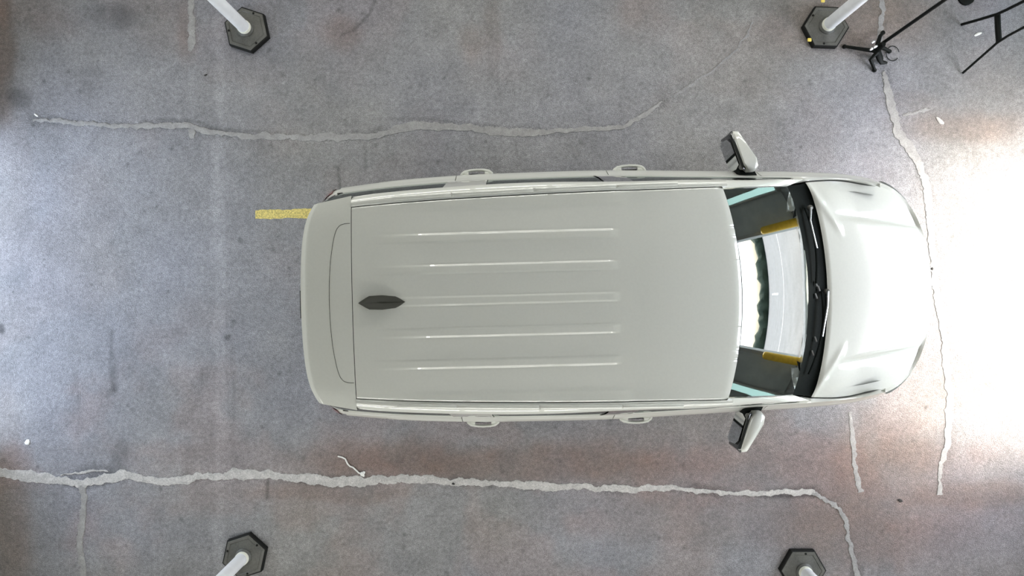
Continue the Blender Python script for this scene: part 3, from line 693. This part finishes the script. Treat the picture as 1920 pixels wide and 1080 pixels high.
tg = MB().grid([wrap(-1.34, yj, xe, z, 2.15) for z, xe, yj in TL], flip=True).build('tailgate', M['paint'], car, 50)
MB().grid([wrap(-1.36, ya, xe, z, 2.2) for z, xe, ya in ((1.2, -1.595, .81), (1.45, -1.55, .76), (1.70, -1.44, .69), (1.79, -1.38, .66))], flip=True).build('rear_window', M['sglass'], car, 50)
MB().tube([(-1.828, .10-k*.03, .64) for k in range(9)], .008, 6).build('bumper_step', M['black'], car)
for s in (1, -1):
    a = [[(p[0]-.006, p[1]*1.008, p[2]) for p in wrap(-1.34, yj, xe, z, 2.15)] for z, xe, yj in TL[:5]]
    a = [r_[2:9] if s < 0 else r_[32:39] for r_ in a]; MB().grid(a, flip=True).build('tail_lamp', M['redlens'], car, 50)

# unseen dark inner body added to block light and darken seams, floor pan, wheels
mb = MB()
mb.grid([[(x, -(w(x)-.13), .34), (x, -(w(x)-.125), 1.0), (x, -(w(x)-.16), 1.15)] for x in np.linspace(-1.3, 2.9, 30)]); mb.grid([[(x, (w(x)-.13), .34), (x, (w(x)-.125), 1.0), (x, (w(x)-.16), 1.15)] for x in np.linspace(-1.3, 2.9, 30)], flip=True)
mb.box((.8, 0, .36), (4.2, 1.5, .08)); mb.box((2.8, 0, .75), (.9, 1.2, .5)); mb.build('inner_body', M['black'], car, 0)
def wheel(x, s):
    y = s*(w(x)-.14)
    t_ = MB().lathe([(.25, -.13), (.36, -.135), (.395, -.12), (.402, -.08), (.402, .08), (.395, .12), (.36, .135), (.25, .13)], (x, y, .402), 40, 'y').build('wheel', M['tyre'], car)
    MB().lathe([(.0, s*.09), (.06, s*.095), (.09, s*.07), (.24, s*.085), (.265, s*.12), (.27, s*.10), (.26, -s*.1)], (x, y, .402), 40, 'y').build('rim', M['alloy'], t_)
    for k in range(6):
        a = k*math.pi/3; MB().tube([(x+.05*math.cos(a), y+s*.105, .402+.05*math.sin(a)), (x+.25*math.cos(a), y+s*.115, .402+.25*math.sin(a))], [.028, .02], 8).build('spoke', M['alloy'], t_)
for x in AX:
    for s in (1, -1): wheel(x, s)

# cabin: dashboard, wheel, seats
mb = MB(); rows = [[(x, u*.78, z) for u in np.linspace(-1, 1, 9)] for x, z in ((2.30, 1.15), (2.1, 1.17), (1.9, 1.16), (1.72, 1.12), (1.66, 1.02), (1.66, .8))]
MB().grid(rows, flip=True).build('dashboard', M['dash'], car)
def seat(x, y):
    t_ = MB().box((x, y, .78), (.5, .5, .16), .05).build('seat', M['seat'], car)
    mb = MB(); rows = [[(x-.22-.09*v_+dx, y+u*.24*(1-.15*v_), .84+.52*v_) for u in (-1, -.8, 0, .8, 1)] for v_ in np.linspace(0, 1, 5) for dx in (0,)]
    rb = [[(p[0]-.12, p[1], p[2]) for p in r_] for r_ in rows]; mb.grid(rows); mb.grid(rb, flip=True); mb.grid([rows[-1], rb[-1]])
    mb.grid([[a[0] for a in rows], [a[0] for a in rb]]); mb.grid([[a[-1] for a in rows], [a[-1] for a in rb]], flip=True); mb.build('backrest', M['seat'], t_)
    MB().box((x-.36, y, 1.45), (.1, .26, .17), .04).build('headrest', M['seat'], t_)
for x, y in ((1.0, .42), (1.0, -.42), (.1, .42), (.1, -.42), (-.75, .4), (-.75, -.4)): seat(x, y)
mb = MB(); mb.tube([(1.56+.06*math.sin(a), .42+.185*math.cos(a), 1.06+.17*math.sin(a)) for a in np.linspace(0, 2*math.pi, 25)], .014, 8)
stw = mb.build('steering_wheel', M['dash'], car); MB().tube([(1.58, .42, 1.06), (1.72, .42, 1.0)], .03, 10).build('column', M['dash'], stw)
MB().box((1.66, 0, 1.70), (.02, .24, .07), .008).build('rear_view_mirror', M['dash'], car)

# door mirrors
for s in (1, -1):
    poly = [(1.742, 1.235), (1.752, 1.252), (1.790, 1.250), (1.935, 1.035), (1.945, .975), (1.915, .935), (1.86, .935), (1.828, .975)]
    poly = [(a, s*b) for a, b in poly]
    if s < 0: poly = poly[::-1]
    mh = MB().prism(poly, 1.04, 1.245, .022).build('door_mirror', M['paint'], car, 50)
    fr = [(1.722, 1.228), (1.745, 1.255), (1.765, 1.243), (1.850, .965), (1.838, .938), (1.812, .955)]
    fr = [(a, s*b) for a, b in fr]
    if s < 0: fr = fr[::-1]
    MB().prism(fr, 1.01, 1.232, .012).build('mirror_frame', M['gloss'], mh, 50)
    a = Vector((1.722, s*1.212, 0)); b = Vector((1.808, s*.968, 0)); d_ = (b-a).normalized(); nrm = Vector((-abs(d_.y), d_.x*(1 if d_.y < 0 else -1), 0)); nrm = Vector((-abs(d_.y), -abs(d_.x)*s, 0)).normalized()
    pts = []
    for (uu, zz) in ((.03, .05), (.14, 0), (.90, 0), (1.0, .05), (1.0, .12), (.90, .19), (.2, .19), (.06, .15)):
        p = a+(b-a)*uu+nrm*(.006+.016*(1-zz/.19)); pts.append((p.x, p.y, 1.025+zz))
    MB().add(pts, [tuple(range(8)) if s > 0 else tuple(range(8))[::-1]]).build('mirror_glass', M['mirror'], mh, 0)
    MB().prism([(1.80, s*.86), (1.80, s*.97), (1.86, s*.99), (1.92, s*.985), (1.965, s*.90), (1.975, s*.86)][::(1 if s < 0 else -1)], 1.06, 1.17, .015).build('mirror_arm', M['black'], mh, 50)
